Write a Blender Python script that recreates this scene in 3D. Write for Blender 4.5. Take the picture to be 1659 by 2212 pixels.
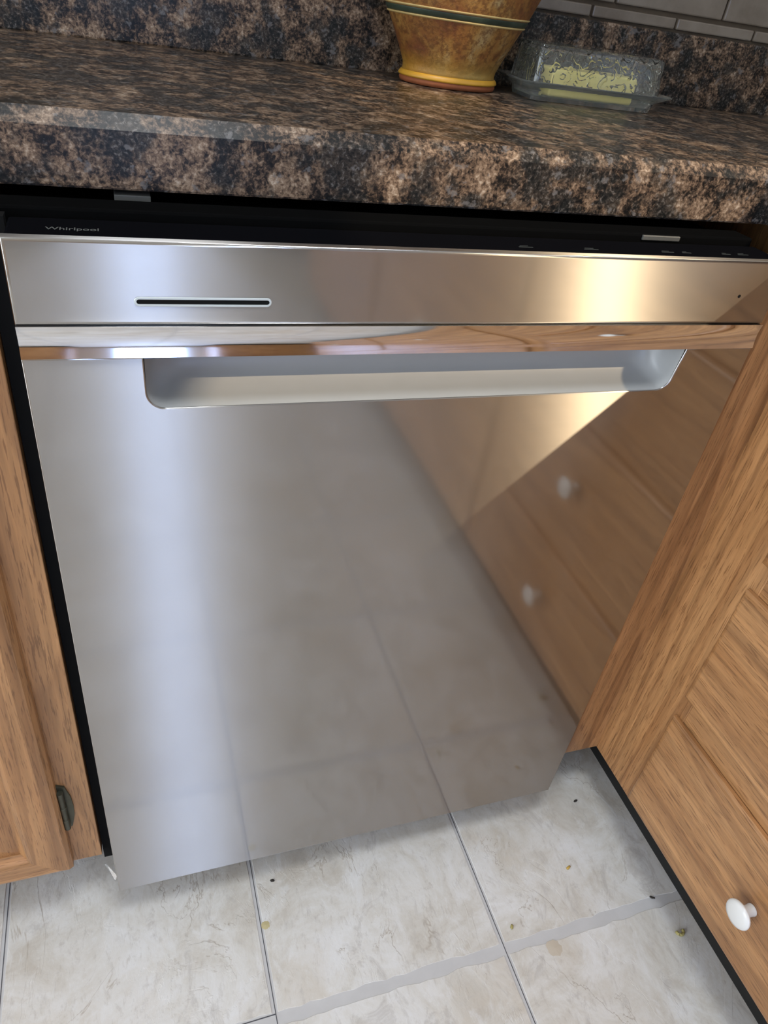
import bpy, bmesh, math, random
from mathutils import Vector, Matrix, Euler

for o in list(bpy.data.objects):
    bpy.data.objects.remove(o)
S = bpy.context.scene
COL = S.collection
random.seed(7)

# ------------------------------------------------------------------ camera
cam_d = bpy.data.cameras.new('camera')
cam = bpy.data.objects.new('camera', cam_d); COL.objects.link(cam)
cam.location = (0.06623, -0.4767, 1.00614)
cam.rotation_euler = Euler((0.932222, -0.127103, -0.308775), 'XYZ')
cam_d.sensor_fit = 'VERTICAL'; cam_d.sensor_height = 36.0; cam_d.sensor_width = 27.0
cam_d.lens = 1559.86 / 2212 * 36
cam_d.clip_start = 0.01; cam_d.clip_end = 100
S.camera = cam

# ------------------------------------------------------------------ world, sun, window daylight, exposure
SUN_TO = Vector((0.582, -0.56, 0.59)).normalized()
W = bpy.data.worlds.new('sky'); S.world = W; W.use_nodes = True
bg = W.node_tree.nodes['Background']
bg.inputs[0].default_value = (0.62, 0.78, 1.0, 1); bg.inputs[1].default_value = 1.2
sd = bpy.data.lights.new('sun', 'SUN'); sd.energy = 2.5; sd.angle = 0.012; sd.color = (1.0, 0.78, 0.50)
so = bpy.data.objects.new('sun', sd); COL.objects.link(so)
so.rotation_euler = SUN_TO.to_track_quat('Z', 'Y').to_euler(); so.location = (3, -3, 4)

def window_light(name, loc, direction, w, h, power, color):
    l = bpy.data.lights.new(name, 'AREA'); l.shape = 'RECTANGLE'; l.size = w; l.size_y = h
    l.energy = power; l.color = color
    o = bpy.data.objects.new(name, l); COL.objects.link(o); o.location = loc
    o.rotation_euler = Vector(direction).to_track_quat('-Z', 'Z').to_euler()
    return o
# daylight entering by the glass door on the left, and the window behind
window_light('daylight_left', (-2.62, -1.35, 1.12), (1, 0, 0), 1.7, 1.8, 66, (0.86, 0.93, 1.0))
window_light('daylight_rear', (0.17, -3.27, 1.0), (0, 1, 0), 0.32, 1.7, 19, (0.42, 0.58, 1.0))
# round ceiling lamp, unseen, added to brighten the upward-facing surfaces
cl = window_light('added_ceiling_lamp_light', (0.15, -0.42, 2.37), (0, 0, -1), 0.50, 0.50, 15, (0.90, 0.95, 1.0)); cl.data.shape = 'DISK'
S.view_settings.view_transform = 'Standard'; S.view_settings.look = 'None'
S.view_settings.gamma = 1; S.view_settings.use_curve_mapping = False
S.view_settings.exposure = 0.0

# ------------------------------------------------------------------ measures (metres)
DW = 0.603                       # dishwasher door width
ZT, ZST, ZSB, ZB = 0.8567, 0.8017, 0.7788, 0.0706
YC, YN, ZCB, ZN, ZC = 0.0836, 0.0932, 0.8645, 0.9026, 0.9115
YBS, ZBS, YW = 0.5112, 0.9953, 0.5312
YF, ZFB = 0.033, 0.1043
XL, XR, XNOSE = -0.0158, 0.695, 0.645
GX, GY, G = 0.1659, -0.1617, 0.3048

# ------------------------------------------------------------------ helpers
def tag(o, label=None, cat=None, group=None, kind=None):
    if label: o['label'] = label
    if cat: o['category'] = cat
    if group: o['group'] = group
    if kind: o['kind'] = kind
    return o

def empty(name, loc=(0, 0, 0)):
    o = bpy.data.objects.new(name, None); COL.objects.link(o); o.location = loc
    o.empty_display_size = 0.05
    return o

def link(name, me, mat=None, parent=None, smooth=False):
    if mat is not None: me.materials.append(mat)
    if smooth:
        for p in me.polygons: p.use_smooth = True
    o = bpy.data.objects.new(name, me); COL.objects.link(o)
    if parent is not None:
        o.parent = parent
        if parent.type == 'EMPTY' or True:
            # children are modelled in world space
            o.matrix_parent_inverse = world_of(parent).inverted()
    return o

def world_of(o):
    m = Matrix.LocRotScale(o.location, o.rotation_euler, o.scale)
    if o.parent is not None:
        m = world_of(o.parent) @ o.matrix_parent_inverse @ m
    return m

def from_bm(name, bm, mat=None, parent=None, smooth=False, centre=True):
    bmesh.ops.recalc_face_normals(bm, faces=bm.faces)
    c = Vector((0, 0, 0))
    if centre and len(bm.verts):
        xs = [v.co for v in bm.verts]
        lo = Vector([min(v[i] for v in xs) for i in range(3)]); hi = Vector([max(v[i] for v in xs) for i in range(3)])
        c = Vector(((lo.x + hi.x) / 2, (lo.y + hi.y) / 2, lo.z))
        bmesh.ops.translate(bm, verts=bm.verts, vec=-c)
    me = bpy.data.meshes.new(name); bm.to_mesh(me); bm.free()
    o = link(name, me, mat, parent, smooth)
    o.location = c
    return o

def bm_box(bm, x0, x1, y0, y1, z0, z1, bev=0.0, seg=2):
    t = bmesh.new()
    vs = [t.verts.new((x, y, z)) for x in (x0, x1) for y in (y0, y1) for z in (z0, z1)]
    for f in ((0, 1, 3, 2), (4, 6, 7, 5), (0, 4, 5, 1), (2, 3, 7, 6), (0, 2, 6, 4), (1, 5, 7, 3)):
        t.faces.new([vs[i] for i in f])
    bmesh.ops.recalc_face_normals(t, faces=t.faces)
    if bev > 0:
        bmesh.ops.bevel(t, geom=t.edges[:], offset=bev, segments=seg, profile=0.5, affect='EDGES')
    me = bpy.data.meshes.new('tmp'); t.to_mesh(me); t.free(); bm.from_mesh(me); bpy.data.meshes.remove(me)

def box(name, x0, x1, y0, y1, z0, z1, mat, parent=None, bev=0.0, seg=2, smooth=False):
    bm = bmesh.new(); bm_box(bm, x0, x1, y0, y1, z0, z1, bev, seg)
    return from_bm(name, bm, mat, parent, smooth)

def smooth_by_angle(o, deg=35):
    me = o.data
    big = max(p.area for p in me.polygons)
    me.set_sharp_from_angle(angle=math.radians(deg))
    for p in me.polygons: p.use_smooth = p.area < 0.2 * big or max(abs(c) for c in p.normal) < 0.9999

def prism(bm, poly, axis, a, b):
    """extrude a 2-D polygon along an axis from a to b. axis 'x': poly=(y,z); 'y': (x,z); 'z': (x,y)"""
    def P(p, t):
        return {'x': (t, p[0], p[1]), 'y': (p[0], t, p[1]), 'z': (p[0], p[1], t)}[axis]
    A = [bm.verts.new(P(p, a)) for p in poly]; B = [bm.verts.new(P(p, b)) for p in poly]
    n = len(poly)
    bm.faces.new(A); bm.faces.new(B[::-1])
    for i in range(n): bm.faces.new((A[i], B[i], B[(i + 1) % n], A[(i + 1) % n]))

def lathe(bm, prof, n=48, c=(0, 0), sy=1.0, axis='z', cap0=False, cap1=False):
    rings = []
    for r, z in prof:
        rings.append([bm.verts.new((c[0] + r * math.cos(2 * math.pi * k / n), c[1] + sy * r * math.sin(2 * math.pi * k / n), z)) for k in range(n)])
    for i in range(len(rings) - 1):
        for k in range(n):
            bm.faces.new((rings[i][k], rings[i][(k + 1) % n], rings[i + 1][(k + 1) % n], rings[i + 1][k]))
    if cap0: bm.faces.new(rings[0][::-1])
    if cap1: bm.faces.new(rings[-1])

def tube(bm, pts, r, n=8):
    """closed-ended tube through points"""
    rings = []
    for i, p in enumerate(pts):
        p = Vector(p); a = Vector(pts[max(i - 1, 0)]); b = Vector(pts[min(i + 1, len(pts) - 1)])
        d = (b - a).normalized(); u = d.orthogonal().normalized(); v = d.cross(u)
        rr = r[i] if isinstance(r, (list, tuple)) else r
        rings.append([bm.verts.new(p + rr * (math.cos(2 * math.pi * k / n) * u + math.sin(2 * math.pi * k / n) * v)) for k in range(n)])
    for i in range(len(rings) - 1):
        for k in range(n): bm.faces.new((rings[i][k], rings[i][(k + 1) % n], rings[i + 1][(k + 1) % n], rings[i + 1][k]))
    bm.faces.new(rings[0][::-1]); bm.faces.new(rings[-1])

# ------------------------------------------------------------------ materials
class NT:
    def __init__(self, name):
        self.m = bpy.data.materials.new(name); self.m.use_nodes = True
        self.t = self.m.node_tree; self.b = self.t.nodes['Principled BSDF']
    def n(self, typ, **kw):
        nd = self.t.nodes.new(typ)
        for k, v in kw.items(): setattr(nd, k, v)
        return nd
    def l(self, a, b): self.t.links.new(a, b)
    def set(self, **kw):
        for k, v in kw.items():
            k = k.replace('_', ' ')
            if isinstance(v, tuple) and len(v) == 3: v = (*v, 1)
            self.b.inputs[k].default_value = v
    def coords(self, scale=(1, 1, 1), rand=True, kind='Object', rot=(0, 0, 0)):
        tc = self.n('ShaderNodeTexCoord'); mp = self.n('ShaderNodeMapping')
        mp.inputs['Scale'].default_value = scale; mp.inputs['Rotation'].default_value = rot
        src = tc.outputs[kind]
        if rand:
            oi = self.n('ShaderNodeObjectInfo'); ml = self.n('ShaderNodeVectorMath', operation='SCALE')
            cv = self.n('ShaderNodeCombineXYZ')
            m2 = self.n('ShaderNodeMath', operation='MULTIPLY'); m2.inputs[1].default_value = 7.3
            m3 = self.n('ShaderNodeMath', operation='MULTIPLY'); m3.inputs[1].default_value = 13.7
            m4 = self.n('ShaderNodeMath', operation='MULTIPLY'); m4.inputs[1].default_value = 5.1
            for m, i in ((m2, 0), (m3, 1), (m4, 2)):
                self.l(oi.outputs['Random'], m.inputs[0]); self.l(m.outputs[0], cv.inputs[i])
            ad = self.n('ShaderNodeVectorMath', operation='ADD')
            self.l(src, ad.inputs[0]); self.l(cv.outputs[0], ad.inputs[1]); src = ad.outputs[0]
        self.l(src, mp.inputs['Vector']); return mp.outputs[0]
    def noise(self, vec, scale, detail=4, rough=0.55, dist=0.0):
        nd = self.n('ShaderNodeTexNoise'); nd.inputs['Scale'].default_value = scale
        nd.inputs['Detail'].default_value = detail; nd.inputs['Roughness'].default_value = rough
        nd.inputs['Distortion'].default_value = dist
        self.l(vec, nd.inputs['Vector']); return nd.outputs['Fac']
    def ramp(self, fac, stops, interp='LINEAR'):
        nd = self.n('ShaderNodeValToRGB'); cr = nd.color_ramp; cr.interpolation = interp
        while len(cr.elements) < len(stops): cr.elements.new(0.5)
        for e, (p, c) in zip(cr.elements, stops):
            e.position = p
            if not isinstance(c, tuple): c = (c, c, c)
            e.color = (*c, 1)
        self.l(fac, nd.inputs[0]); return nd.outputs[0]
    def mix(self, fac, a, b, mode='MIX'):
        nd = self.n('ShaderNodeMix', data_type='RGBA', blend_type=mode)
        for s, v in ((nd.inputs[0], fac), (nd.inputs[6], a), (nd.inputs[7], b)):
            if isinstance(v, (int, float)): s.default_value = v
            elif isinstance(v, tuple): s.default_value = (*v, 1)
            else: self.l(v, s)
        return nd.outputs[2]
    def bump(self, h, strength=0.2, dist=0.001, nrm=None):
        nd = self.n('ShaderNodeBump'); nd.inputs['Strength'].default_value = strength
        nd.inputs['Distance'].default_value = dist
        self.l(h, nd.inputs['Height'])
        if nrm is not None: self.l(nrm, nd.inputs['Normal'])
        return nd.outputs[0]
    def colour(self, s): self.l(s, self.b.inputs['Base Color'])
    def normal(self, s): self.l(s, self.b.inputs['Normal'])

def plain(name, col, rough=0.5, metal=0.0, spec=0.5, grain=0.0):
    t = NT(name); t.set(Base_Color=col, Roughness=rough, Metallic=metal)
    t.b.inputs['Specular IOR Level'].default_value = spec
    v = t.coords(rand=True)
    f = t.noise(v, 30, 5)
    k = 0.06 + grain
    t.colour(t.mix(f, tuple(c * (1 - k) for c in col), tuple(min(1, c * (1 + k)) for c in col)))
    return t.m

def oak(name, axis, ralong=0.055, light=(0.50, 0.262, 0.108), mid=(0.36, 0.168, 0.060), dark=(0.16, 0.062, 0.020), rings=1.0, ringscale=16):
    t = NT(name)
    def sc(cross, along):
        s = [cross] * 3; s['xyz'.index(axis)] = along; return tuple(s)
    v1 = t.coords(sc(1.0, 0.10)); v2 = t.coords(sc(1.0, 0.035)); v4 = t.coords(sc(1.0, 0.055)); v3 = t.coords(sc(1, ralong))
    tone = t.noise(v1, 22, 4, 0.6)
    c = t.ramp(tone, [(0.30, mid), (0.50, tuple((a + b) / 2 for a, b in zip(mid, light))), (0.68, light)])
    # growth rings: distorted bands
    wv = t.n('ShaderNodeTexNoise'); wv.inputs['Scale'].default_value = ringscale * 0.55
    wv.inputs['Detail'].default_value = 1.5; wv.inputs['Roughness'].default_value = 0.4
    t.l(v3, wv.inputs['Vector'])
    mm = t.n('ShaderNodeMath', operation='MULTIPLY'); mm.inputs[1].default_value = 11; t.l(wv.outputs['Fac'], mm.inputs[0])
    fr = t.n('ShaderNodeMath', operation='FRACT'); t.l(mm.outputs[0], fr.inputs[0])
    ring = t.ramp(fr.outputs[0], [(0.0, 0.0), (0.35, 0.0), (0.80, 0.8), (0.92, 1.0), (1.0, 0.0)])
    rg = t.n('ShaderNodeMath', operation='MULTIPLY'); rg.inputs[1].default_value = 0.42 * rings; t.l(ring, rg.inputs[0])
    c = t.mix(rg.outputs[0], c, dark)
    # open pores
    por = t.noise(v4, 620, 3, 0.55)
    pf = t.ramp(por, [(0.55, 0.0), (0.63, 1.0)])
    pm = t.n('ShaderNodeMath', operation='MULTIPLY'); pm.inputs[1].default_value = 0.62; t.l(pf, pm.inputs[0])
    c = t.mix(pm.outputs[0], c, tuple(d * 0.9 for d in dark))
    fine = t.noise(v2, 190, 4, 0.6)
    c = t.mix(0.55, c, t.ramp(fine, [(0.3, 0.30), (0.7, 0.72)]), 'OVERLAY')
    t.colour(c); t.set(Roughness=0.42)
    t.b.inputs['Coat Weight'].default_value = 0.25; t.b.inputs['Coat Roughness'].default_value = 0.25
    h = t.mix(0.5, por, fine)
    t.normal(t.bump(h, 0.25, 0.0006))
    return t.m

def granite(name):
    t = NT(name); v = t.coords(rand=False)
    n1 = t.noise(v, 55, 6, 0.66, 0.3)
    n2 = t.noise(v, 300, 5, 0.68, 0.4)
    n3 = t.noise(v, 30, 4, 0.6, 0.3)
    n4 = t.noise(v, 90, 5, 0.6, 0.2)
    cmb = t.mix(0.48, n1, n2)
    c = t.ramp(cmb, [(0.40, (0.007, 0.007, 0.007)), (0.455, (0.024, 0.018, 0.014)), (0.49, (0.085, 0.056, 0.038)),
                     (0.53, (0.165, 0.108, 0.070)), (0.58, (0.28, 0.195, 0.130)), (0.66, (0.52, 0.42, 0.32))])
    dk = t.ramp(n3, [(0.43, 0.85), (0.53, 0.0)])
    c = t.mix(dk, c, t.ramp(n2, [(0.38, (0.007, 0.008, 0.008)), (0.55, (0.024, 0.024, 0.022)), (0.64, (0.12, 0.115, 0.11))]))
    gy = t.ramp(n4, [(0.60, 0.0), (0.66, 0.6)])
    c = t.mix(gy, c, (0.17, 0.16, 0.155))
    t.colour(c); t.set(Roughness=0.30)
    t.b.inputs['Specular IOR Level'].default_value = 0.2
    t.normal(t.bump(n2, 0.08, 0.0005))
    return t.m

def steel(name):
    t = NT(name)
    v = t.coords((1, 1, 1), rand=False)
    # fine brushing along X
    tc = t.coords((6, 1, 900), rand=False)
    br = t.noise(tc, 1.0, 3, 0.6)
    a = t.n('ShaderNodeBsdfAnisotropic'); a.distribution = 'GGX'
    a.inputs['Color'].default_value = (0.51, 0.488, 0.458, 1)
    a.inputs['Anisotropy'].default_value = 0.78
    tg = t.n('ShaderNodeCombineXYZ'); tg.inputs[0].default_value = 1.0      # brushing runs along X
    t.l(tg.outputs[0], a.inputs['Tangent'])
    a.inputs['Rotation'].default_value = STEEL_ROT
    sm = t.noise(v, 7, 4, 0.6)
    rr = t.n('ShaderNodeMapRange'); rr.inputs['To Min'].default_value = 0.34; rr.inputs['To Max'].default_value = 0.40
    t.l(br, rr.inputs['Value']); t.l(rr.outputs[0], a.inputs['Roughness'])
    # clear finger-print coating: a second, sharper reflection
    g = t.n('ShaderNodeBsdfAnisotropic'); g.distribution = 'GGX'
    g.inputs['Color'].default_value = (0.46, 0.44, 0.415, 1)
    rs = t.n('ShaderNodeMapRange'); rs.inputs['To Min'].default_value = 0.05; rs.inputs['To Max'].default_value = 0.10
    t.l(sm, rs.inputs['Value']); t.l(rs.outputs[0], g.inputs['Roughness'])
    mx = t.n('ShaderNodeMixShader'); mx.inputs[0].default_value = 0.45
    t.l(a.outputs[0], mx.inputs[1]); t.l(g.outputs[0], mx.inputs[2])
    out = t.t.nodes['Material Output']; t.l(mx.outputs[0], out.inputs['Surface'])
    return t.m
STEEL_ROT = 0.0

def slate_tile(name):
    t = NT(name)
    v = t.coords(); vs = t.coords((1.0, 0.38, 1.0), rot=(0, 0, 0.55)); vt = t.coords((1.0, 0.6, 1.0), rot=(0, 0, -0.3))
    a = t.noise(v, 11, 8, 0.7, 0.5)
    b = t.noise(vs, 130, 6, 0.7, 0.4)
    d = t.noise(v, 6, 5, 0.62, 0.4)
    e = t.noise(vt, 24, 8, 0.74, 0.8)
    c = t.ramp(a, [(0.34, (0.60, 0.55, 0.475)), (0.45, (0.70, 0.665, 0.60)), (0.54, (0.77, 0.747, 0.70)), (0.66, (0.83, 0.82, 0.80))])
    c = t.mix(t.ramp(b, [(0.32, 0.45), (0.45, 0.0)]), c, (0.50, 0.46, 0.41))
    c = t.mix(t.ramp(d, [(0.54, 0.0), (0.66, 0.38)]), c, (0.64, 0.55, 0.43))
    c = t.mix(t.ramp(e, [(0.36, 0.55), (0.45, 0.0)]), c, (0.52, 0.485, 0.445))
    c = t.mix(t.ramp(e, [(0.55, 0.0), (0.63, 0.5)]), c, (0.84, 0.83, 0.81))
    # broken cleft lines where one flake of the slate ends
    k = t.noise(vt, 9, 6, 0.62, 0.7); ms = t.noise(v, 13, 3, 0.5)
    ab = t.n('ShaderNodeMath', operation='SUBTRACT'); ab.inputs[1].default_value = 0.5; t.l(k, ab.inputs[0])
    a2 = t.n('ShaderNodeMath', operation='ABSOLUTE'); t.l(ab.outputs[0], a2.inputs[0])
    mu = t.n('ShaderNodeMath', operation='MULTIPLY')
    t.l(t.ramp(a2.outputs[0], [(0.0, 0.6), (0.007, 0.0)]), mu.inputs[0]); t.l(t.ramp(ms, [(0.50, 0.0), (0.60, 1.0)]), mu.inputs[1])
    c = t.mix(mu.outputs[0], c, (0.36, 0.29, 0.22))
    stp = t.ramp(k, [(0.495, 0.0), (0.505, 1.0)])
    t.colour(c); t.set(Roughness=0.42)
    h = t.mix(0.25, t.mix(0.4, e, b), stp)
    t.normal(t.bump(h, 0.30, 0.002))
    return t.m

def glass(name, tint=(0.95, 0.99, 0.95), relief=0.0, clear=0.92):
    t = NT(name); t.set(Base_Color=tint, Roughness=0.04, IOR=1.45)
    t.b.inputs['Transmission Weight'].default_value = clear
    v = t.coords(rand=False)
    if relief:
        w = t.n('ShaderNodeTexWave', wave_type='RINGS'); w.inputs['Scale'].default_value = 26
        w.inputs['Distortion'].default_value = 9; w.inputs['Detail'].default_value = 1.5; w.inputs['Detail Scale'].default_value = 2.2
        t.l(v, w.inputs['Vector'])
        h = t.ramp(w.outputs['Fac'], [(0.35, 0.0), (0.6, 1.0)])
        t.normal(t.bump(h, relief, 0.004))
    else:
        t.normal(t.bump(t.noise(v, 90, 2), 0.15, 0.002))
    return t.m

def vase_glaze(name):
    t = NT(name); v = t.coords(rand=False)
    a = t.noise(v, 17, 6, 0.65, 0.6); b = t.noise(v, 170, 5, 0.7); d = t.noise(v, 11, 3, 0.5)
    c = t.ramp(a, [(0.34, (0.15, 0.042, 0.018)), (0.45, (0.26, 0.105, 0.024)), (0.54, (0.34, 0.175, 0.042)), (0.66, (0.40, 0.29, 0.13))])
    c = t.mix(t.ramp(b, [(0.46, 0.0), (0.58, 0.75)]), c, (0.13, 0.050, 0.014))
    # yellow slip pooled near the foot (painted on)
    sx = t.n('ShaderNodeTexCoord'); sp = t.n('ShaderNodeSeparateXYZ'); t.l(sx.outputs['Object'], sp.inputs[0])
    ym = t.ramp(sp.outputs['Z'], [(0.016, 0.75), (0.034, 0.0)])
    c = t.mix(ym, c, t.ramp(d, [(0.4, (0.42, 0.21, 0.018)), (0.65, (0.30, 0.20, 0.045))]))
    t.colour(c); t.set(Roughness=0.5); t.normal(t.bump(t.mix(0.5, a, b), 0.6, 0.0025)); return t.m

OAKZ = oak('oak_vertical_grain', 'z'); OAKX = oak('oak_horizontal_grain', 'x'); OAKY = oak('oak_drawer_grain', 'y')
OAKC = oak('oak_cathedral_grain', 'z', 0.16, rings=0.9, ringscale=13)
OAKF = oak('oak_filler_grain', 'z', rings=1.5, ringscale=26)
GRAN = granite('speckled_laminate'); STEEL = steel('brushed_steel'); TILE = slate_tile('slate_vinyl')
CHROME = plain('polished_chrome', (0.80, 0.79, 0.78), 0.06, 1.0)
POCKET = plain('silver_paint', (0.36, 0.365, 0.36), 0.38, 0.0, 0.6)
BLACK = plain('black_plastic', (0.004, 0.004, 0.005), 0.6, 0, 0.0)
BLACKM = plain('matt_black', (0.004, 0.004, 0.004), 0.8, 0, 0.0)
GASKET_DARK = plain('gasket_and_slot_dark', (0.004, 0.004, 0.004), 0.9, 0, 0.2)  # gasket, also the dark put into the vent slot and pin hole
TOE = plain('black_toe_kick_vinyl', (0.012, 0.012, 0.011), 0.55, 0, 0.4, 0.3)
ZINC = plain('zinc_bracket', (0.12, 0.12, 0.11), 0.5, 0.3)
GREYINK = plain('grey_print', (0.13, 0.135, 0.125), 0.5)
DIMINK = plain('dim_print', (0.040, 0.048, 0.048), 0.5)
GROUT = plain('grey_grout', (0.62, 0.61, 0.60), 0.7, 0, 0.3, 0.05)
SEAM = plain('dark_seam', (0.09, 0.09, 0.10), 0.8)
WALL = plain('cream_wall_paint', (0.70, 0.66, 0.58), 0.7)
CEIL = plain('white_ceiling_paint', (0.82, 0.81, 0.79), 0.8)
TRIM = plain('white_trim_paint', (0.78, 0.78, 0.76), 0.4)
CERAM = plain('white_ceramic', (0.78, 0.77, 0.74), 0.18)
BRASS = plain('tarnished_hinge', (0.085, 0.085, 0.062), 0.42, 0.7, 0.5, 0.5)
TGROUT = plain('wall_tile_grout', (0.10, 0.075, 0.050), 0.9, 0, 0.3, 0.3)
BUTTER = plain('butter', (0.95, 0.74, 0.26), 0.45, 0, 0.5, 0.05)
GLASS = glass('clear_glass'); GLASSR = glass('pressed_glass', relief=0.9, clear=0.98)
GLAZE = vase_glaze('ochre_glaze')
VGREEN = plain('dark_green_slip', (0.035, 0.048, 0.030), 0.5, 0, 0.4, 0.9)
VCREAM = plain('cream_slip', (0.50, 0.36, 0.14), 0.5, 0, 0.4, 0.5)
VYELL = plain('yellow_slip', (0.52, 0.27, 0.025), 0.4, 0, 0.5, 0.3)
VRED = plain('terracotta', (0.28, 0.085, 0.030), 0.7, 0, 0.4, 0.5)
FILM = glass('clear_film', (0.95, 0.97, 1.0))
def walltile():
    t = NT('beige_wall_tile'); v = t.coords()
    a = t.noise(v, 14, 5, 0.6)
    t.colour(t.ramp(a, [(0.35, (0.17, 0.135, 0.10)), (0.62, (0.25, 0.21, 0.165))])); t.set(Roughness=0.3)
    t.normal(t.bump(t.noise(v, 60, 4), 0.2, 0.002)); return t.m
WTILE = walltile()

# ------------------------------------------------------------------ the room shell
RX0, RX1, RY0 = -2.55, 1.31, -3.2
floor = box('floor', RX0, RX1, RY0, YW, -0.05, -0.0006, GROUT); tag(floor, 'pale slate-look vinyl floor with grey joints', 'floor', kind='structure')
# stone faces of the vinyl tiles, a few ragged outlines shared
def tile_mesh(seed):
    rnd = random.Random(seed); bm = bmesh.new()
    hx, hy = (G - 0.0075) / 2, (G - 0.0145) / 2
    out = []
    def side(a, b, n, amp):
        for i in range(n):
            f = i / n; p = Vector(a).lerp(Vector(b), f)
            out.append((p.x, p.y, amp if i else amp * 0.2))
    side((-hx, -hy), (hx, -hy), 22, 0.0016); side((hx, -hy), (hx, hy), 14, 0.0006)
    side((hx, hy), (-hx, hy), 22, 0.0016); side((-hx, hy), (-hx, -hy), 14, 0.0006)
    pts = [(x + rnd.uniform(-1, 1) * a, y + rnd.uniform(-1, 1) * a) for x, y, a in out]
    A = [bm.verts.new((x, y, -0.0008)) for x, y in pts]; B = [bm.verts.new((x * 0.997, y * 0.997, 0.0)) for x, y in pts]
    bm.faces.new(B)
    n = len(pts)
    for i in range(n): bm.faces.new((A[i], A[(i + 1) % n], B[(i + 1) % n], B[i]))
    bmesh.ops.recalc_face_normals(bm, faces=bm.faces)
    me = bpy.data.meshes.new('tile'); bm.to_mesh(me); bm.free(); me.materials.append(TILE); return me
TM = [tile_mesh(s) for s in range(5)]
k = 0
for iy in range(-9, 2):
    for ix in range(-8, 2):
        cx = GX + (ix + 0.5) * G; cy = GY + (iy + 0.5) * G
        if cx - G / 2 < RX0 or cy - G / 2 < RY0: continue
        o = bpy.data.objects.new('tile', TM[k % 5]); COL.objects.link(o); o.parent = floor
        o.matrix_parent_inverse = world_of(floor).inverted()
        o.location = (cx, cy, 0); o.rotation_euler = (0, 0, math.pi if (k * 7) % 3 == 0 else 0); k += 1
for ix in range(-8, 3):
    x = GX + ix * G + 0.0006
    if x < RX0: continue
    box('seam', x - 0.0005, x + 0.0005, RY0, YW - 0.05, -0.0010, -0.0003, SEAM, floor)
x = GX - G
box('seam', x, GX, GY + 0.0050, GY + 0.0062, -0.0010, -0.0003, SEAM, floor)

wall_back = box('wall_back', RX0, RX1, YW, YW + 0.1, 0, 2.45, TGROUT); tag(wall_back, 'kitchen wall with beige tiles above the backsplash', 'wall', kind='structure')
def wall_tile(x0, x1, z0, z1):
    box('wall_tile', x0 + 0.0018, x1 - 0.0018, YW - 0.005, YW + 0.002, z0 + 0.0016, z1 - 0.0016, WTILE, wall_back, 0.0018, 2)
xs = 0.672 - 0.134 * 5
while xs < RX1 - 0.14:
    wall_tile(xs, xs + 0.134, 0.9965, 1.0125); xs += 0.134
for r in range(4):
    xs = 0.7038 - 0.1745 * 4 - (0.087 if r % 2 else 0)
    while xs < RX1 - 0.18:
        wall_tile(xs, xs + 0.1745, 1.0145 + r * 0.077, 1.0145 + (r + 1) * 0.077 - 0.001); xs += 0.1745
tag(box('ceiling', RX0, RX1, RY0, YW, 2.45, 2.55, CEIL), 'white ceiling', 'ceiling', kind='structure')

def wall_with_opening(name, axis, pos, t, a0, a1, o0, o1, z0, z1, label):
    bm = bmesh.new()
    def bb(u0, u1, w0, w1):
        if u1 - u0 < 1e-4 or w1 - w0 < 1e-4: return
        if axis == 'x': bm_box(bm, pos, pos + t, u0, u1, w0, w1)
        else: bm_box(bm, u0, u1, pos, pos + t, w0, w1)
    bb(a0, o0, 0, 2.45); bb(o1, a1, 0, 2.45); bb(o0, o1, 0, z0); bb(o0, o1, z1, 2.45)
    o = from_bm(name, bm, WALL); tag(o, label, 'wall', kind='structure'); return o
def window_frame(n, axis, pos, t, o0, o1, z0, z1, label, bars=1):
    bm = bmesh.new(); f = 0.035
    def bb(u0, u1, w0, w1):
        if axis == 'x': bm_box(bm, pos, pos + t, u0, u1, w0, w1, 0.004)
        else: bm_box(bm, u0, u1, pos, pos + t, w0, w1, 0.004)
    bb(o0, o0 + f, z0, z1); bb(o1 - f, o1, z0, z1); bb(o0 + f, o1 - f, z0, z0 + f); bb(o0 + f, o1 - f, z1 - f, z1)
    o = from_bm('window_%d' % n, bm, TRIM); tag(o, label, 'window', kind='structure'); return o
WR = (-1.27, -0.43, 1.05, 2.06)
wall_with_opening('wall_right', 'x', RX1, 0.1, RY0, YW, WR[0], WR[1], WR[2], WR[3], 'cream wall with the window above the right worktop')
window_frame(1, 'x', RX1 + 0.02, 0.05, *WR, 'white framed window above the right worktop')
WL = (-2.25, -0.45, 0.2, 2.05)
wall_with_opening('wall_left', 'x', RX0 - 0.1, 0.1, RY0, YW, WL[0], WL[1], WL[2], WL[3], 'cream wall with the wide window')
window_frame(2, 'x', RX0 - 0.08, 0.04, *WL, 'wide white framed window in the left wall')
WB = (-0.01, 0.35, 0.12, 1.88)
wall_with_opening('wall_rear', 'y', RY0 - 0.1, 0.1, RX0, RX1, WB[0], WB[1], WB[2], WB[3], 'cream wall behind the kitchen')
window_frame(3, 'y', RY0 - 0.08, 0.04, *WB, 'tall narrow window in the rear wall')

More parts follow.
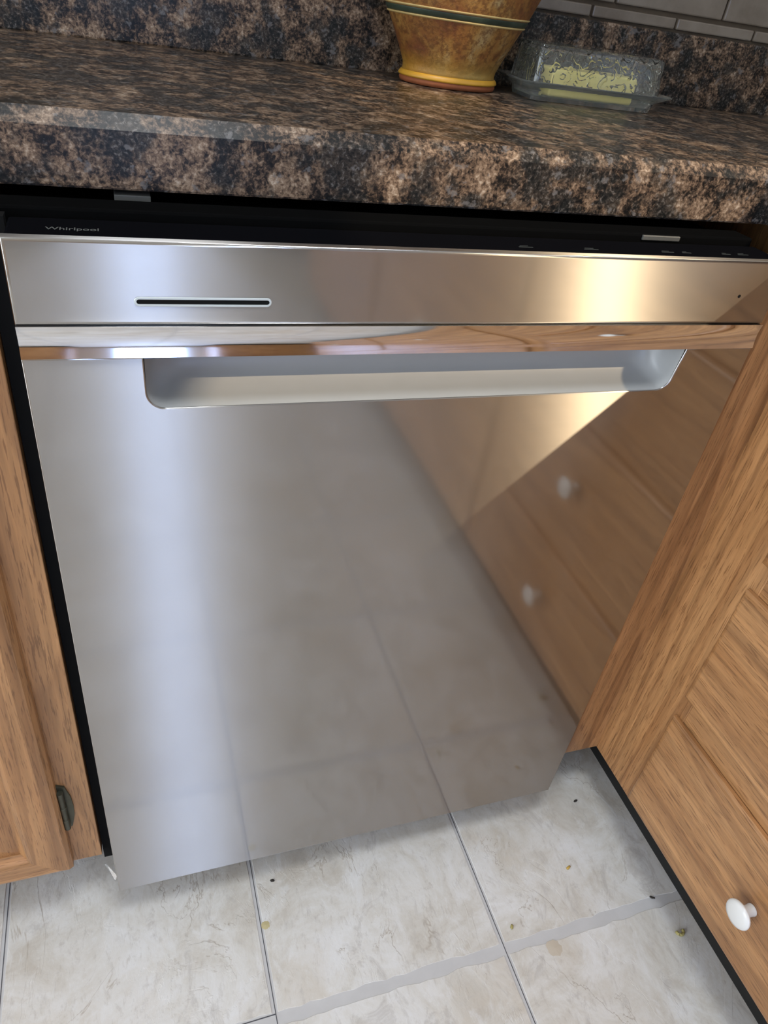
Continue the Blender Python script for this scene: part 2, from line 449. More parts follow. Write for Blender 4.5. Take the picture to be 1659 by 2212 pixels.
# ------------------------------------------------------------------ worktop (L-shaped) with backsplash
wt = empty('worktop', (0.3, YC, ZCB)); tag(wt, 'brown and black speckled laminate worktop above the dishwasher', 'worktop')
def worktop_slab():
    bm = bmesh.new()
    poly = [(-1.3, YC), (XNOSE, YC), (XNOSE, -2.2), (RX1 - 0.001, -2.2), (RX1 - 0.001, YW - 0.001), (-1.3, YW - 0.001)]
    prism(bm, poly, 'z', ZCB, ZC)
    bm.normal_update()
    def nose(v): return abs(v.co.y - YC) < 1e-4 and v.co.x <= XNOSE + 1e-4 or abs(v.co.x - XNOSE) < 1e-4
    ed = [e for e in bm.edges if all(v.co.z > ZC - 1e-4 for v in e.verts) and all(nose(v) for v in e.verts)]
    bmesh.ops.bevel(bm, geom=ed, offset=0.0093, segments=1, affect='EDGES')
    ed = [e for e in bm.edges if all(v.co.z < ZCB + 1e-4 for v in e.verts) and all(nose(v) for v in e.verts)]
    bmesh.ops.bevel(bm, geom=ed, offset=0.0015, segments=2, affect='EDGES')
    return from_bm('slab', bm, GRAN, wt, centre=False)
worktop_slab()
box('backsplash', -1.3, RX1 - 0.001, YBS, YW - 0.006, ZC - 0.0005, ZBS, GRAN, wt, 0.002)
box('backsplash', RX1 - 0.021, RX1 - 0.001, -2.2, YBS, ZC - 0.0005, ZBS, GRAN, wt, 0.002)

# ------------------------------------------------------------------ dishwasher
dw = empty('dishwasher', (DW / 2, 0.1, 0)); tag(dw, 'built-in stainless steel dishwasher with pocket handle', 'dishwasher')
PX0, PX1, PZ = 0.0756, 0.5310, 0.7390          # pocket notch
def arc(cx, cz, r, a0, a1, n=8):
    return [(cx + r * math.cos(math.radians(a0 + (a1 - a0) * i / n)), cz + r * math.sin(math.radians(a0 + (a1 - a0) * i / n))) for i in range(n + 1)]
def uv_planar(o):
    me = o.data; uv = me.uv_layers.new(name='UVMap'); lx = o.location
    for lp in me.loops:
        co = me.vertices[lp.vertex_index].co
        uv.data[lp.index].uv = (co.x + 0.07 * co.y, co.z + 0.05 * co.y)
def panel(name, poly, y0, y1, bev, mat, parent, seg=3):
    bm = bmesh.new(); prism(bm, poly, 'y', y0, y1); bmesh.ops.recalc_face_normals(bm, faces=bm.faces)
    ed = [e for e in bm.edges if all(abs(v.co.y - y0) < 1e-6 for v in e.verts)]
    bmesh.ops.bevel(bm, geom=ed, offset=bev, segments=seg, profile=0.5, affect='EDGES')
    o = from_bm(name, bm, mat, parent); smooth_by_angle(o, 40); uv_planar(o); return o
R = 0.013
door_poly = ([(0, ZB), (DW, ZB), (DW, ZSB), (PX1, ZSB), (PX1 - 0.002, 0.767)]
             + arc(PX1 - 0.0045 - R, PZ + R, R, 0, -90) + arc(PX0 + 0.0005 + R, PZ + R, R, -90, -180) + [(PX0, ZSB), (0, ZSB)])
door = panel('door_panel', door_poly, 0.0, 0.022, 0.0011, STEEL, dw)
door['label'] = 'brushed steel lower door panel'
ZTC = ZT
con = panel('console_panel', [(0, ZST), (DW, ZST), (DW, ZTC), (0, ZTC)], 0.0, 0.0058, 0.0024, STEEL, dw, 5)
con['label'] = 'brushed steel upper console panel'
# polished strip, slightly convex
def strip():
    bm = bmesh.new(); n = 10; poly = []
    for i in range(n + 1):
        f = i / n; z = ZSB + 0.0004 + (ZST - ZSB - 0.0008) * f
        poly.append((-0.0016 + 0.0015 * math.sin(math.pi * f), z))
    poly += [(0.02, ZST - 0.0004), (0.02, ZSB + 0.0004)]
    prism(bm, poly, 'x', 0.0004, DW - 0.0004)
    o = from_bm('trim_strip', bm, CHROME, dw); smooth_by_angle(o, 40); o['label'] = 'polished chrome strip over the pocket handle'; return o
strip()
# recessed pocket
def pocket():
    bm = bmesh.new(); rows = []
    N = 9
    for s in range(N + 1):
        a = math.pi / 2 * s / N
        off = 0.020 * (1 - math.cos(a)); y = 0.0005 + 0.034 * math.sin(a)
        x0, x1, z0 = PX0 + 0.0004 + off * 0.9, PX1 - 0.002 - off * 0.9, PZ + 0.0002 + off * 1.2
        zt = ZSB + 0.014
        r = R - 0.0002 + off * 0.3
        pts = [(x1, zt), (x1, 0.775)] + arc(x1 - 0.003 - r, z0 + r, r, 0, -90, 8) + arc(x0 + r, z0 + r, r, -90, -180, 8) + [(x0, 0.775), (x0, zt)]
        rows.append([bm.verts.new((p[0], y, p[1])) for p in pts])
    for i in range(N):
        for j in range(len(rows[0]) - 1):
            bm.faces.new((rows[i][j], rows[i][j + 1], rows[i + 1][j + 1], rows[i + 1][j]))
    bm.faces.new(rows[-1])
    # roof of the pocket
    for i in range(N): bm.faces.new((rows[i][0], rows[i + 1][0], rows[i + 1][-1], rows[i][-1]))
    o = from_bm('pocket_handle', bm, POCKET, dw); smooth_by_angle(o, 50); o['label'] = 'silver painted recessed pocket handle'
pocket()
# vent slot with pale rim; a flat black plate stands for its dark interior
def stadium(cx, cz, hw, r, n=10):
    return arc(cx + hw - r, cz, r, -90, 90, n) + arc(cx - hw + r, cz, r, 90, 270, n)
SLX, SLZ, SLW = 0.1172, 0.8180, 0.0448
def ring_prism(name, out, inn, y0, y1, mat, parent):
    bm = bmesh.new(); n = len(out)
    v = [[bm.verts.new((p[0], y, p[1])) for p in poly] for poly, y in ((out, y0 + 0.0003), ([(SLX + (x - SLX) * 0.994, SLZ + (z - SLZ) * 0.86) for x, z in out], y0), (inn, y0), (inn, y1))]
    for a, b in ((0, 1), (1, 2), (2, 3)):
        for i in range(n): bm.faces.new((v[a][i], v[a][(i + 1) % n], v[b][(i + 1) % n], v[b][i]))
    return from_bm(name, bm, mat, parent)
so_, si_ = stadium(SLX, SLZ, SLW, 0.0032), stadium(SLX, SLZ, SLW - 0.0015, 0.0016)
vent = ring_prism('vent_rim', so_, si_, -0.0006, 0.0004, plain('pale_rim', (0.62, 0.66, 0.64), 0.35, 0.3), dw)
bm = bmesh.new(); prism(bm, si_, 'y', -0.0002, 0.0006); vs_ = from_bm('vent_slot', bm, GASKET_DARK, dw); vs_['label'] = 'vent slot, its dark interior put in as a black plate'
bm = bmesh.new(); prism(bm, arc(0.5636, 0.8266, 0.0014, 0, 330, 11), 'y', -0.0002, 0.0005); from_bm('pin_hole', bm, GASKET_DARK, dw)  # flat black disc for the dark of the hole, nothing is cut
# black door body, control top, tub front
box('door_body', 0.003, DW - 0.003, 0.022, 0.060, ZB + 0.012, ZSB - 0.05, BLACK, dw, 0.001)
box('control_top', 0.0015, DW - 0.0015, 0.0059, 0.044, ZSB, ZT - 0.0008, BLACK, dw, 0.002)
box('tub_front', -0.008, DW + 0.001, 0.050, 0.075, 0.12, ZT + 0.004, BLACKM, dw, 0.002)
box('tub', -0.004, DW, 0.075, 0.48, 0.12, ZT - 0.004, BLACKM, dw, 0.004)
box('side_gasket', XL + 0.001, -0.0005, 0.040, 0.060, 0.085, ZT, GASKET_DARK, dw)
box('kick_plate', 0.0, DW, 0.105, 0.115, 0.001, 0.12, BLACKM, dw)
for x in (0.05, DW - 0.05):
    bm = bmesh.new(); lathe(bm, [(0.018, 0.0), (0.018, 0.006), (0.006, 0.008), (0.006, 0.12)], 16, (x, 0.14), cap0=True, cap1=True)
    from_bm('levelling_foot', bm, BLACKM, dw)
br = box('mounting_bracket', 0.0660, 0.0905, 0.086, 0.1000, ZT - 0.0010, ZT + 0.0042, ZINC, dw, 0.0006)
br = box('mounting_bracket', 0.4850, 0.5235, 0.0485, 0.0520, ZT - 0.0010, ZT + 0.0030, ZINC, dw, 0.0006)
# printed brand lettering and key legends on the control top
def lettering(txt, x0, x1, y, z, mat, parent, name, label=None):
    cu = bpy.data.curves.new(name, 'FONT'); cu.body = txt; cu.size = 0.01; cu.extrude = 0.00006; cu.align_x = 'LEFT'
    t = bpy.data.objects.new(name, cu); COL.objects.link(t)
    dg = bpy.context.evaluated_depsgraph_get(); dg.update()
    me = bpy.data.meshes.new_from_object(t.evaluated_get(dg)); bpy.data.objects.remove(t)
    xs = [v.co.x for v in me.vertices]; w = max(xs) - min(xs); s = (x1 - x0) / w
    for v in me.vertices: v.co = Vector(((v.co.x - min(xs)) * s, v.co.y * s, v.co.z))
    o = link(name, me, mat, parent); o.location = (x0, y, z)
    if label: o['label'] = label
    return o
lettering('Whirlpool', 0.0241, 0.0551, 0.0185, ZT - 0.0006, GREYINK, dw, 'lettering', 'grey brand lettering')
for x, w in ((0.358, 0.012), (0.416, 0.013), (0.489, 0.012), (0.508, 0.009), (0.549, 0.009), (0.567, 0.011)):
    box('key_legend', x - w / 2, x + w / 2, 0.0170, 0.0182, ZT - 0.0009, ZT - 0.0006, DIMINK, dw)
    box('key_legend', x - w / 2 + 0.002, x + w / 2 - 0.003, 0.0200, 0.0208, ZT - 0.0009, ZT - 0.0006, DIMINK, dw)
# scrap of clear film stuck to the door edge
bm = bmesh.new()
P = [(0.0006, 0.004, 0.100), (-0.010, 0.010, 0.122), (-0.012, 0.012, 0.118), (-0.006, 0.006, 0.104), (-0.003, 0.003, 0.092), (0.0006, 0.006, 0.088)]
A = [bm.verts.new(p) for p in P]; B = [bm.verts.new((p[0], p[1] + 0.0004, p[2] + 0.0002)) for p in P]
bm.faces.new(A); bm.faces.new(B[::-1])
for i in range(6): bm.faces.new((A[i], B[i], B[(i + 1) % 6], A[(i + 1) % 6]))
fs = from_bm('film_scrap', bm, FILM, dw); fs['label'] = 'scrap of clear protective film'

# ------------------------------------------------------------------ left base cabinet
lc = empty('base_cabinet', (-0.3, 0.2, 0)); tag(lc, 'oak base cabinet with framed door left of the dishwasher', 'cabinet')
CX0 = -0.64
box('carcass', CX0, XL - 0.006, YF + 0.019, YW - 0.002, ZFB, 0.862, OAKZ, lc)
box('face_stile', XL - 0.045, XL, YF, YF + 0.019, ZFB, 0.864, OAKC, lc, 0.0008)
box('face_stile', CX0, CX0 + 0.045, YF, YF + 0.019, ZFB, 0.864, OAKZ, lc, 0.0008)
box('face_rail', CX0 + 0.045, XL - 0.045, YF, YF + 0.019, ZFB, ZFB + 0.04, OAKX, lc, 0.0008)
box('face_rail', CX0 + 0.045, XL - 0.045, YF, YF + 0.019, 0.824, 0.864, OAKX, lc, 0.0008)
box('toe_kick', CX0, XL - 0.02, YF + 0.075, YF + 0.09, 0.0, ZFB, TOE, lc)
dl = empty('door', (-0.05, YF, 0.1)); dl.parent = lc; dl.matrix_parent_inverse = world_of(lc).inverted()
DX0, DX1, DZ0, DZ1 = -0.600, -0.0475, 0.108, 0.835
Y0, Y1 = YF - 0.018, YF - 0.0005
SWD = 0.050
def rail_profile_v(x0, x1, inner_right, name):
    # vertical member, outer edge eased, inner edge moulded
    s = 1 if not inner_right else -1
    xo, xi = (x1, x0) if not inner_right else (x0, x1)
    prof = [(xo, Y1), (xo, Y0 + 0.009), (xo - s * 0.004, Y0 + 0.004), (xo - s * 0.013, Y0), (xi + s * 0.012, Y0), (xi + s * 0.007, Y0 + 0.0015), (xi + s * 0.0055, Y0 + 0.005), (xi, Y0 + 0.009), (xi, Y1)]
    bm = bmesh.new(); prism(bm, prof, 'z', DZ0, DZ1)
    # mitre both ends
    for v in bm.verts:
        d = abs(v.co.x - xo)
        if v.co.z < (DZ0 + DZ1) / 2: v.co.z = DZ0 + d
        else: v.co.z = DZ1 - d
    return from_bm(name, bm, OAKZ, dl)
def rail_profile_h(z0, z1, inner_top, name):
    s = 1 if inner_top else -1
    zo, zi = (z0, z1) if inner_top else (z1, z0)
    prof = [(Y1, zo), (Y0 + 0.009, zo), (Y0 + 0.004, zo + s * 0.004), (Y0, zo + s * 0.013), (Y0, zi - s * 0.012), (Y0 + 0.0015, zi - s * 0.007), (Y0 + 0.005, zi - s * 0.0055), (Y0 + 0.009, zi), (Y1, zi)]
    bm = bmesh.new(); prism(bm, prof, 'x', DX0, DX1)
    for v in bm.verts:
        d = abs(v.co.z - zo)
        if v.co.x < (DX0 + DX1) / 2: v.co.x = DX0 + d
        else: v.co.x = DX1 - d
    return from_bm(name, bm, OAKX, dl)
rail_profile_v(DX1 - SWD, DX1, False, 'stile'); rail_profile_v(DX0, DX0 + SWD, True, 'stile')
rail_profile_h(DZ0, DZ0 + SWD, True, 'rail'); rail_profile_h(DZ1 - SWD, DZ1, False, 'rail')
def raised_panel():
    bm = bmesh.new()
    x0, x1, z0, z1 = DX0 + SWD - 0.004, DX1 - SWD + 0.004, DZ0 + SWD - 0.004, DZ1 - SWD + 0.004
    ya, yb = Y0 + 0.0105, Y0 + 0.003
    L = [(0, Y1 - 0.001), (0, ya), (0.006, ya), (0.034, yb), (0.036, yb - 0.0006)]
    rows = [[bm.verts.new(p) for p in ((x0 + o, y, z0 + o), (x1 - o, y, z0 + o), (x1 - o, y, z1 - o), (x0 + o, y, z1 - o))] for o, y in L]
    for a, b in zip(rows, rows[1:]):
        for i in range(4): bm.faces.new((a[i], a[(i + 1) % 4], b[(i + 1) % 4], b[i]))
    bm.faces.new(rows[-1]); bm.faces.new(rows[0][::-1])
    return from_bm('panel', bm, OAKZ, dl)
raised_panel()
# hinge: leaf screwed to the stile with a knuckle barrel
def hinge(z):
    bm = bmesh.new()
    leaf = [(-0.0475, z - 0.043), (-0.0395, z - 0.038), (-0.0355, z - 0.018), (-0.0345, z), (-0.0355, z + 0.018), (-0.0395, z + 0.038), (-0.0475, z + 0.043)]
    prism(bm, leaf, 'y', YF - 0.0022, YF)
    tube(bm, [(-0.0445, YF - 0.0055, z - 0.036), (-0.0445, YF - 0.0055, z - 0.018), (-0.0445, YF - 0.0055, z - 0.0175), (-0.0445, YF - 0.0055, z + 0.006), (-0.0445, YF - 0.0055, z + 0.0065), (-0.0445, YF - 0.0055, z + 0.034)], [0.0034, 0.0036, 0.0029, 0.0036, 0.0030, 0.0034], 12)
    o = from_bm('hinge', bm, BRASS, dl); smooth_by_angle(o, 40); o['label'] = 'tarnished metal hinge'
hinge(0.222); hinge(0.72)

# ------------------------------------------------------------------ right run: drawer cabinet
rc = empty('drawer_cabinet', (0.9, -0.2, 0)); tag(rc, 'oak cabinet with stacked drawers and white knobs, right of the dishwasher', 'cabinet')
FX = XR; FD = 0.019
YS1 = -0.057
box('corner_filler', DW + 0.003, XR + 0.002, YF, YF + 0.019, ZFB, 0.848, OAKF, rc, 0.0006)
box('face_stile', FX, FX + FD, YS1 - 0.012, YF + 0.0005, ZFB, 0.864, OAKZ, rc, 0.0008)
YE = -0.470
box('face_stile', FX, FX + FD, YE - 0.035, YE + 0.012, ZFB, 0.864, OAKZ, rc, 0.0008)
box('carcass', FX + FD, RX1 - 0.002, YE - 0.035, YW - 0.002, ZFB, 0.862, OAKZ, rc)
box('toe_kick', 0.755, 0.770, -2.0, 0.30, 0.0, ZFB, TOE, rc)
ZD = [(0.1135, 0.297), (0.335, 0.518), (0.5565, 0.708), (0.746, 0.852)]
zr = [(ZFB, 0.125)] + [(ZD[i][1] - 0.012, ZD[i + 1][0] + 0.012) for i in range(3)] + [(0.84, 0.864)]
for a, b in zr: box('face_rail', FX + 0.0008, FX + FD, YE + 0.012, YS1 - 0.012, a, b, OAKY, rc, 0.0005)
def knob_mesh():
    bm = bmesh.new()
    prof = [(0.0072, 0.0), (0.0072, 0.002), (0.0066, 0.004), (0.0066, 0.0135), (0.0080, 0.0155), (0.0135, 0.0170), (0.0165, 0.0192), (0.0168, 0.0212), (0.0155, 0.0232), (0.0110, 0.0246), (0.0050, 0.0252), (0.0008, 0.0254)]
    lathe(bm, prof, 32, cap0=True, cap1=True)
    bmesh.ops.rotate(bm, verts=bm.verts, matrix=Matrix.Rotation(-math.pi / 2, 3, 'Y'))
    bmesh.ops.recalc_face_normals(bm, faces=bm.faces)
    me = bpy.data.meshes.new('knob'); bm.to_mesh(me); bm.free(); me.materials.append(CERAM)
    for p in me.polygons: p.use_smooth = True
    return me
KM = knob_mesh()
PROUD = 0.0095
def drawer(root, y0, y1, z0, z1):
    d = empty('drawer', (FX, (y0 + y1) / 2, z0)); d.parent = root; d.matrix_parent_inverse = world_of(root).inverted()
    xf = FX - PROUD
    bm = bmesh.new()
    prof = [(y0, FX - 0.0004), (y0, xf + 0.004)]
    L = [(0, FX - 0.0004), (0, xf + 0.0040), (0.0012, xf + 0.0022), (0.0035, xf + 0.0006), (0.0065, xf)]
    rows = [[bm.verts.new(p) for p in ((x, y0 + o, z0 + o), (x, y1 - o, z0 + o), (x, y1 - o, z1 - o), (x, y0 + o, z1 - o))] for o, x in L]
    for a, b in zip(rows, rows[1:]):
        for i in range(4): bm.faces.new((a[i], a[(i + 1) % 4], b[(i + 1) % 4], b[i]))
    bm.faces.new(rows[-1]); bm.faces.new(rows[0][::-1])
    f = from_bm('drawer_front', bm, OAKY, d); smooth_by_angle(f, 30)
    k = bpy.data.objects.new('knob', KM); COL.objects.link(k); k.parent = d; k.matrix_parent_inverse = world_of(d).inverted()
    k.location = (xf + 0.0006, (y0 + y1) / 2, (z0 + z1) / 2 + 0.005); k['label'] = 'white ceramic knob'
for z0, z1 in ZD: drawer(rc, YE, YS1, z0, z1)
# further cabinets of the right run towards the camera side
rc2 = empty('sink_cabinet', (0.9, -1.2, 0)); tag(rc2, 'oak cabinet with drawers further along the right worktop, beyond the drawer stack', 'cabinet')
box('carcass', FX + FD, RX1 - 0.002, -2.0, YE - 0.036, ZFB, 0.862, OAKZ, rc2)
box('face_panel', FX, FX + FD, -2.0, YE - 0.036, ZFB, 0.864, OAKZ, rc2, 0.0008)
for y0 in (-1.98, -1.25):
    for z0, z1 in ((0.1135, 0.70), (0.735, 0.852)): drawer(rc2, y0, y0 + 0.70, z0, z1)

# ------------------------------------------------------------------ oak cabinets along the rear wall (seen only in the steel)
def rear_cabinet(x0, x1, label):
    r = empty('rear_cabinet', ((x0 + x1) / 2, -2.9, 0)); tag(r, label, 'cabinet')
    box('carcass', x0, x1, RY0 + 0.001, -2.62, 0.10, 0.87, OAKZ, r)
    box('toe_kick', x0, x1, RY0 + 0.001, -2.69, 0, 0.10, TOE, r)
    box('worktop_slab', x0 - 0.01, x1 + 0.01, RY0 + 0.001, -2.585, 0.87, 0.91, GRAN, r, 0.004)
    n = max(1, round((x1 - x0) / 0.45)); w = (x1 - x0) / n
    for i in range(n):
        box('door', x0 + i * w + 0.02, x0 + (i + 1) * w - 0.02, -2.62, -2.601, 0.13, 0.66, OAKZ, r, 0.004)
        box('drawer_front', x0 + i * w + 0.02, x0 + (i + 1) * w - 0.02, -2.62, -2.601, 0.70, 0.84, OAKX, r, 0.004)
rear_cabinet(-2.2, -0.16, 'long oak cabinet run along the rear wall left of the narrow window')
rear_cabinet(0.42, 1.28, 'short oak cabinet on the rear wall right of the narrow window')
lampo = empty('added_ceiling_lamp', (0.15, -0.42, 2.38)); tag(lampo, 'added round white ceiling lamp, out of view', 'lamp')  # unseen lamp body, added to go with the overhead light
bm = bmesh.new(); lathe(bm, [(0.27, 2.449), (0.275, 2.43), (0.27, 2.385), (0.26, 2.38), (0.255, 2.40)], 40, (0.15, -0.42), cap0=True, cap1=True); from_bm('housing', bm, TRIM, lampo, True)

# ------------------------------------------------------------------ wall cabinets above the worktop (out of view, they shade the backsplash)
wc = empty('wall_cabinet', (0.5, 0.4, 1.40)); tag(wc, 'oak wall cabinet hung above the back worktop', 'cabinet')
box('carcass', 0.10, 1.30, 0.225, YW - 0.006, 1.40, 2.15, OAKZ, wc)
for i in range(3): box('door', 0.11 + i * 0.4, 0.49 + i * 0.4, 0.206, 0.225, 1.41, 2.14, OAKZ, wc, 0.004)

# ------------------------------------------------------------------ oval vase
vx, vy = 0.4510, 0.4430; SY = 0.74
va = empty('vase', (vx, vy, ZC)); tag(va, 'ochre glazed oval vase with a green band standing against the backsplash', 'vase')
def vr(z):
    # radius by height above the worktop
    P = [(0.0, 0.0575), (0.008, 0.0590), (0.013, 0.0565), (0.018, 0.0560), (0.035, 0.0640), (0.055, 0.0745), (0.075, 0.0850), (0.100, 0.0960), (0.135, 0.1030), (0.170, 0.1010), (0.200, 0.0900), (0.220, 0.0800), (0.235, 0.0780), (0.245, 0.0830)]
    for (a, ra), (b, rb) in zip(P, P[1:]):
        if a <= z <= b:
            f = (z - a) / (b - a); return ra + (rb - ra) * f
    return P[-1][1]
def vring(name, z0, z1, extra, mat, n=14, label=None):
    bm = bmesh.new(); pr = []
    for i in range(n + 1):
        f = i / n; z = z0 + (z1 - z0) * f
        pr.append((vr(z) + extra * math.sin(math.pi * f) ** 0.5 if 0 < f < 1 else vr(z) - 0.001, z))
    lathe(bm, pr, 72, (0, 0), SY)
    bmesh.ops.translate(bm, verts=bm.verts, vec=(vx, vy, ZC))
    o = from_bm(name, bm, mat, va, True, centre=False)
    if label: o['label'] = label
def vbody():
    bm = bmesh.new(); pr = []
    z = 0.010
    while z <= 0.2451: pr.append((vr(min(z, 0.245)), z)); z += 0.005
    inner = [(max(r - 0.006, 0.03), z) for r, z in pr[::-1] if z > 0.02]
    pr = [(0.03, 0.0102)] + pr + [(pr[-1][0] - 0.003, 0.2475)] + inner + [(0.002, 0.018)]
    lathe(bm, pr, 72, (0, 0), SY, cap0=True, cap1=True)
    o = from_bm('body', bm, GLAZE, va, True, centre=False)
    o.location = (vx, vy, ZC); return o
vbody()
vring('foot_rim', 0.0062, 0.0130, 0.0020, VYELL, 8, 'yellow rim above the foot')
bm = bmesh.new(); lathe(bm, [(0.054, 0.0002), (0.0580, 0.0012), (0.0592, 0.0040), (0.0585, 0.0075), (0.055, 0.0085)], 72, (0, 0), SY, cap0=True, cap1=True)
bmesh.ops.translate(bm, verts=bm.verts, vec=(vx, vy, ZC)); from_bm('foot', bm, VRED, va, True, centre=False)['label'] = 'bare terracotta foot'
vring('band', 0.0665, 0.0730, 0.0012, VGREEN, 8, 'dark green painted band')
vring('band_line', 0.0645, 0.0670, 0.0018, VCREAM, 6, 'cream raised line'); vring('band_line', 0.0728, 0.0752, 0.0018, VCREAM, 6, 'cream raised line')

# ------------------------------------------------------------------ butter dish
bd = empty('butter_dish', (0.624, 0.423, ZC)); tag(bd, 'clear pressed-glass covered butter dish beside the vase', 'butter dish')
BX, BY = 0.6240, 0.4230
def rrect(hx, hy, r, n=5):
    out = []
    for sx, sy, a in ((1, 1, 0), (-1, 1, 90), (-1, -1, 180), (1, -1, 270)):
        for i in range(n + 1):
            t = math.radians(a + 90 * i / n); out.append((sx * (hx - r) + r * math.cos(t), sy * (hy - r) + r * math.sin(t)))
    return out
BROT = Matrix.Rotation(math.radians(-3.5), 4, 'Z')
def loft(name, rings, mat, parent, smooth=True, wav=0):
    """rings: (hx, hy, r, z); closed solid"""
    bm = bmesh.new(); R_ = []
    for q, (hx, hy, r, z) in enumerate(rings):
        pts = rrect(hx, hy, r)
        R_.append([bm.verts.new((x, y, z)) for x, y in pts])
    n = len(R_[0])
    for a, b in zip(R_, R_[1:]):
        for i in range(n): bm.faces.new((a[i], a[(i + 1) % n], b[(i + 1) % n], b[i]))
    bm.faces.new(R_[0][::-1]); bm.faces.new(R_[-1])
    bmesh.ops.transform(bm, matrix=Matrix.Translation((BX, BY, ZC)) @ BROT, verts=bm.verts)
    o = from_bm(name, bm, mat, parent); smooth_by_angle(o, 45) if smooth else None
    return o
HX = 0.0815
loft('base', [(HX, 0.034, 0.010, 0.0004), (HX + 0.0015, 0.0355, 0.011, 0.004), (HX + 0.003, 0.037, 0.011, 0.010), (HX + 0.010, 0.043, 0.012, 0.0145), (HX + 0.0195, 0.049, 0.014, 0.0185),
              (HX + 0.0200, 0.0495, 0.014, 0.0200), (HX + 0.0190, 0.0485, 0.014, 0.0205), (HX + 0.0080, 0.0405, 0.012, 0.0170), (HX - 0.001, 0.0330, 0.010, 0.0125), (HX - 0.003, 0.031, 0.009, 0.0055)], GLASS, bd)
lid = loft('lid', [(HX + 0.0050, 0.0375, 0.008, 0.0186), (HX + 0.0045, 0.0370, 0.008, 0.024), (HX + 0.0030, 0.0350, 0.008, 0.0400), (HX + 0.0022, 0.0338, 0.007, 0.0535), (HX + 0.0010, 0.0320, 0.006, 0.0560), (HX - 0.004, 0.027, 0.005, 0.0568),
                   (HX - 0.006, 0.025, 0.005, 0.0567)], GLASSR, bd)
# hollow of the lid (an inner surface, so the cover is a shell)
def lid_shell():
    me = lid.data; bm = bmesh.new(); bm.from_mesh(me)
    inn = [(HX - 0.0002, 0.0322, 0.006, 0.0186), (HX - 0.0010, 0.0310, 0.006, 0.040), (HX - 0.0020, 0.0300, 0.005, 0.0500), (HX - 0.0045, 0.0270, 0.004, 0.0518)]
    off = lid.location
    T = Matrix.Translation(-off) @ Matrix.Translation((BX, BY, ZC)) @ BROT
    # remove bottom cap
    zmin = min(v.co.z for v in bm.verts)
    bot = [f for f in bm.faces if all(abs(v.co.z - zmin) < 1e-5 for v in f.verts)]
    loop0 = [v for v in bot[0].verts]
    bmesh.ops.delete(bm, geom=bot, context='FACES_ONLY')
    rows = []
    for hx, hy, r, z in inn:
        rows.append([bm.verts.new(T @ Vector((x, y, z))) for x, y in rrect(hx, hy, r)])
    n = len(rows[0])
    for a, b in zip(rows, rows[1:]):
        for i in range(n): bm.faces.new((a[i], a[(i + 1) % n], b[(i + 1) % n], b[i]))
    bm.faces.new(rows[-1])
    # join rim: match each inner vertex with nearest outer loop vertex order
    base = [v for v in bm.verts if abs(v.co.z - zmin) < 1e-5 and v not in rows[0]]
    base.sort(key=lambda v: v.index)
    order = []
    for v in rows[0]:
        order.append(min(loop0, key=lambda w: (w.co - v.co).length))
    for i in range(n):
        a, b = order[i], order[(i + 1) % n]
        vs = [rows[0][i], rows[0][(i + 1) % n], b, a] if a is not b else [rows[0][i], rows[0][(i + 1) % n], a]
        try: bm.faces.new(vs)
        except ValueError: pass
    bmesh.ops.recalc_face_normals(bm, faces=bm.faces)
    bm.to_mesh(me); bm.free(); smooth_by_angle(lid, 45)
lid_shell()
# stick of butter resting in the dish
bm = bmesh.new(); bm_box(bm, -0.055, 0.060, -0.018, 0.018, 0.0060, 0.0330, 0.003, 3)
bmesh.ops.transform(bm, matrix=Matrix.Translation((BX, BY, ZC)) @ BROT, verts=bm.verts)
bs = from_bm('butter_stick', bm, BUTTER, None, False); smooth_by_angle(bs, 40); tag(bs, 'yellow stick of butter inside the glass dish', 'butter')

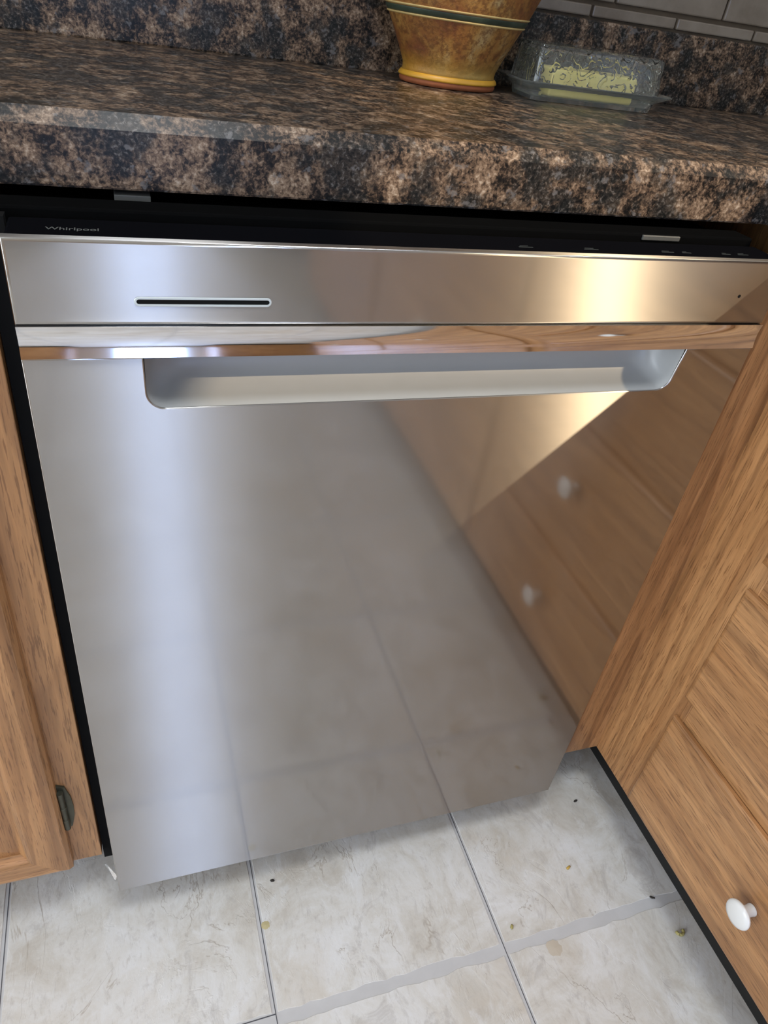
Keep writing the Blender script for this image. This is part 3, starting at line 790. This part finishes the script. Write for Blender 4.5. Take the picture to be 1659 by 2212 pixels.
# ------------------------------------------------------------------ crumbs on the floor
def crumb(name, x, y, sx, sy, sz, rz, mat, label, seed):
    rnd = random.Random(seed); bm = bmesh.new(); bmesh.ops.create_icosphere(bm, subdivisions=2, radius=1)
    for v in bm.verts:
        f = 1 + rnd.uniform(-0.25, 0.25); v.co = Vector((v.co.x * f * sx, v.co.y * f * sy, v.co.z * f * sz))
    zm = min(v.co.z for v in bm.verts)
    bmesh.ops.translate(bm, verts=bm.verts, vec=(0, 0, -zm))
    bmesh.ops.rotate(bm, verts=bm.verts, matrix=Matrix.Rotation(rz, 3, 'Z'))
    bmesh.ops.translate(bm, verts=bm.verts, vec=(x, y, 0.0001))
    o = from_bm(name, bm, mat, None, True); tag(o, label, 'crumb'); return o
CY = plain('yellow_crumb', (0.62, 0.40, 0.09), 0.6); CD = plain('dark_crumb', (0.035, 0.028, 0.022), 0.8); CG = plain('olive_crumb', (0.42, 0.36, 0.13), 0.6)
crumb('crumb', 0.6111, -0.0855, 0.0042, 0.0022, 0.0010, 0.4, CY, 'yellow crumb on the floor between dishwasher and drawers', 1)
crumb('crumb', 0.4920, -0.1392, 0.0036, 0.0022, 0.0010, 1.0, CG, 'olive crumb on the floor beside the tile joint', 2)
crumb('crumb', 0.6776, 0.0078, 0.0034, 0.0018, 0.0010, 0.2, CD, 'dark crumb on the floor near the dishwasher corner', 3)
crumb('crumb', 0.7112, -0.1545, 0.0040, 0.0018, 0.0010, -0.6, CD, 'dark flake on the grey joint by the toe kick', 4)
crumb('crumb', 0.1915, 0.0005, 0.0030, 0.0018, 0.0010, -0.3, CD, 'black crumb on the floor below the dishwasher door', 5)
bm = bmesh.new(); tube(bm, [(0.7218 + 0.0052 * math.cos(a), -0.2051 + 0.0048 * math.sin(a), 0.0024) for a in [math.radians(170 + 200 * i / 12) for i in range(13)]], 0.0022, 10)
tag(from_bm('pasta_piece', bm, CG, None, True), 'curved yellow pasta piece on the floor by the toe kick', 'pasta')
def drop(name, x, y, r, mat, label, seed):
    rnd = random.Random(seed); bm = bmesh.new(); n = 20
    A = [bm.verts.new((x + r * (1 + rnd.uniform(-.12, .12)) * math.cos(2 * math.pi * i / n), y + r * (1 + rnd.uniform(-.12, .12)) * math.sin(2 * math.pi * i / n), 0.00005)) for i in range(n)]
    c = bm.verts.new((x, y, 0.0005))
    for i in range(n): bm.faces.new((A[i], A[(i + 1) % n], c))
    bm.faces.new(A[::-1])
    tag(from_bm(name, bm, mat), label, 'stain')
drop('dried_drop', 0.1725, -0.0538, 0.0055, plain('dried_drop', (0.58, 0.50, 0.27), 0.35), 'dried yellowish drop beside the dark floor seam', 1)
drop('dried_drop', 0.5371, -0.1781, 0.0105, plain('tan_stain', (0.62, 0.54, 0.43), 0.6), 'round tan stain on the tile near the right', 2)
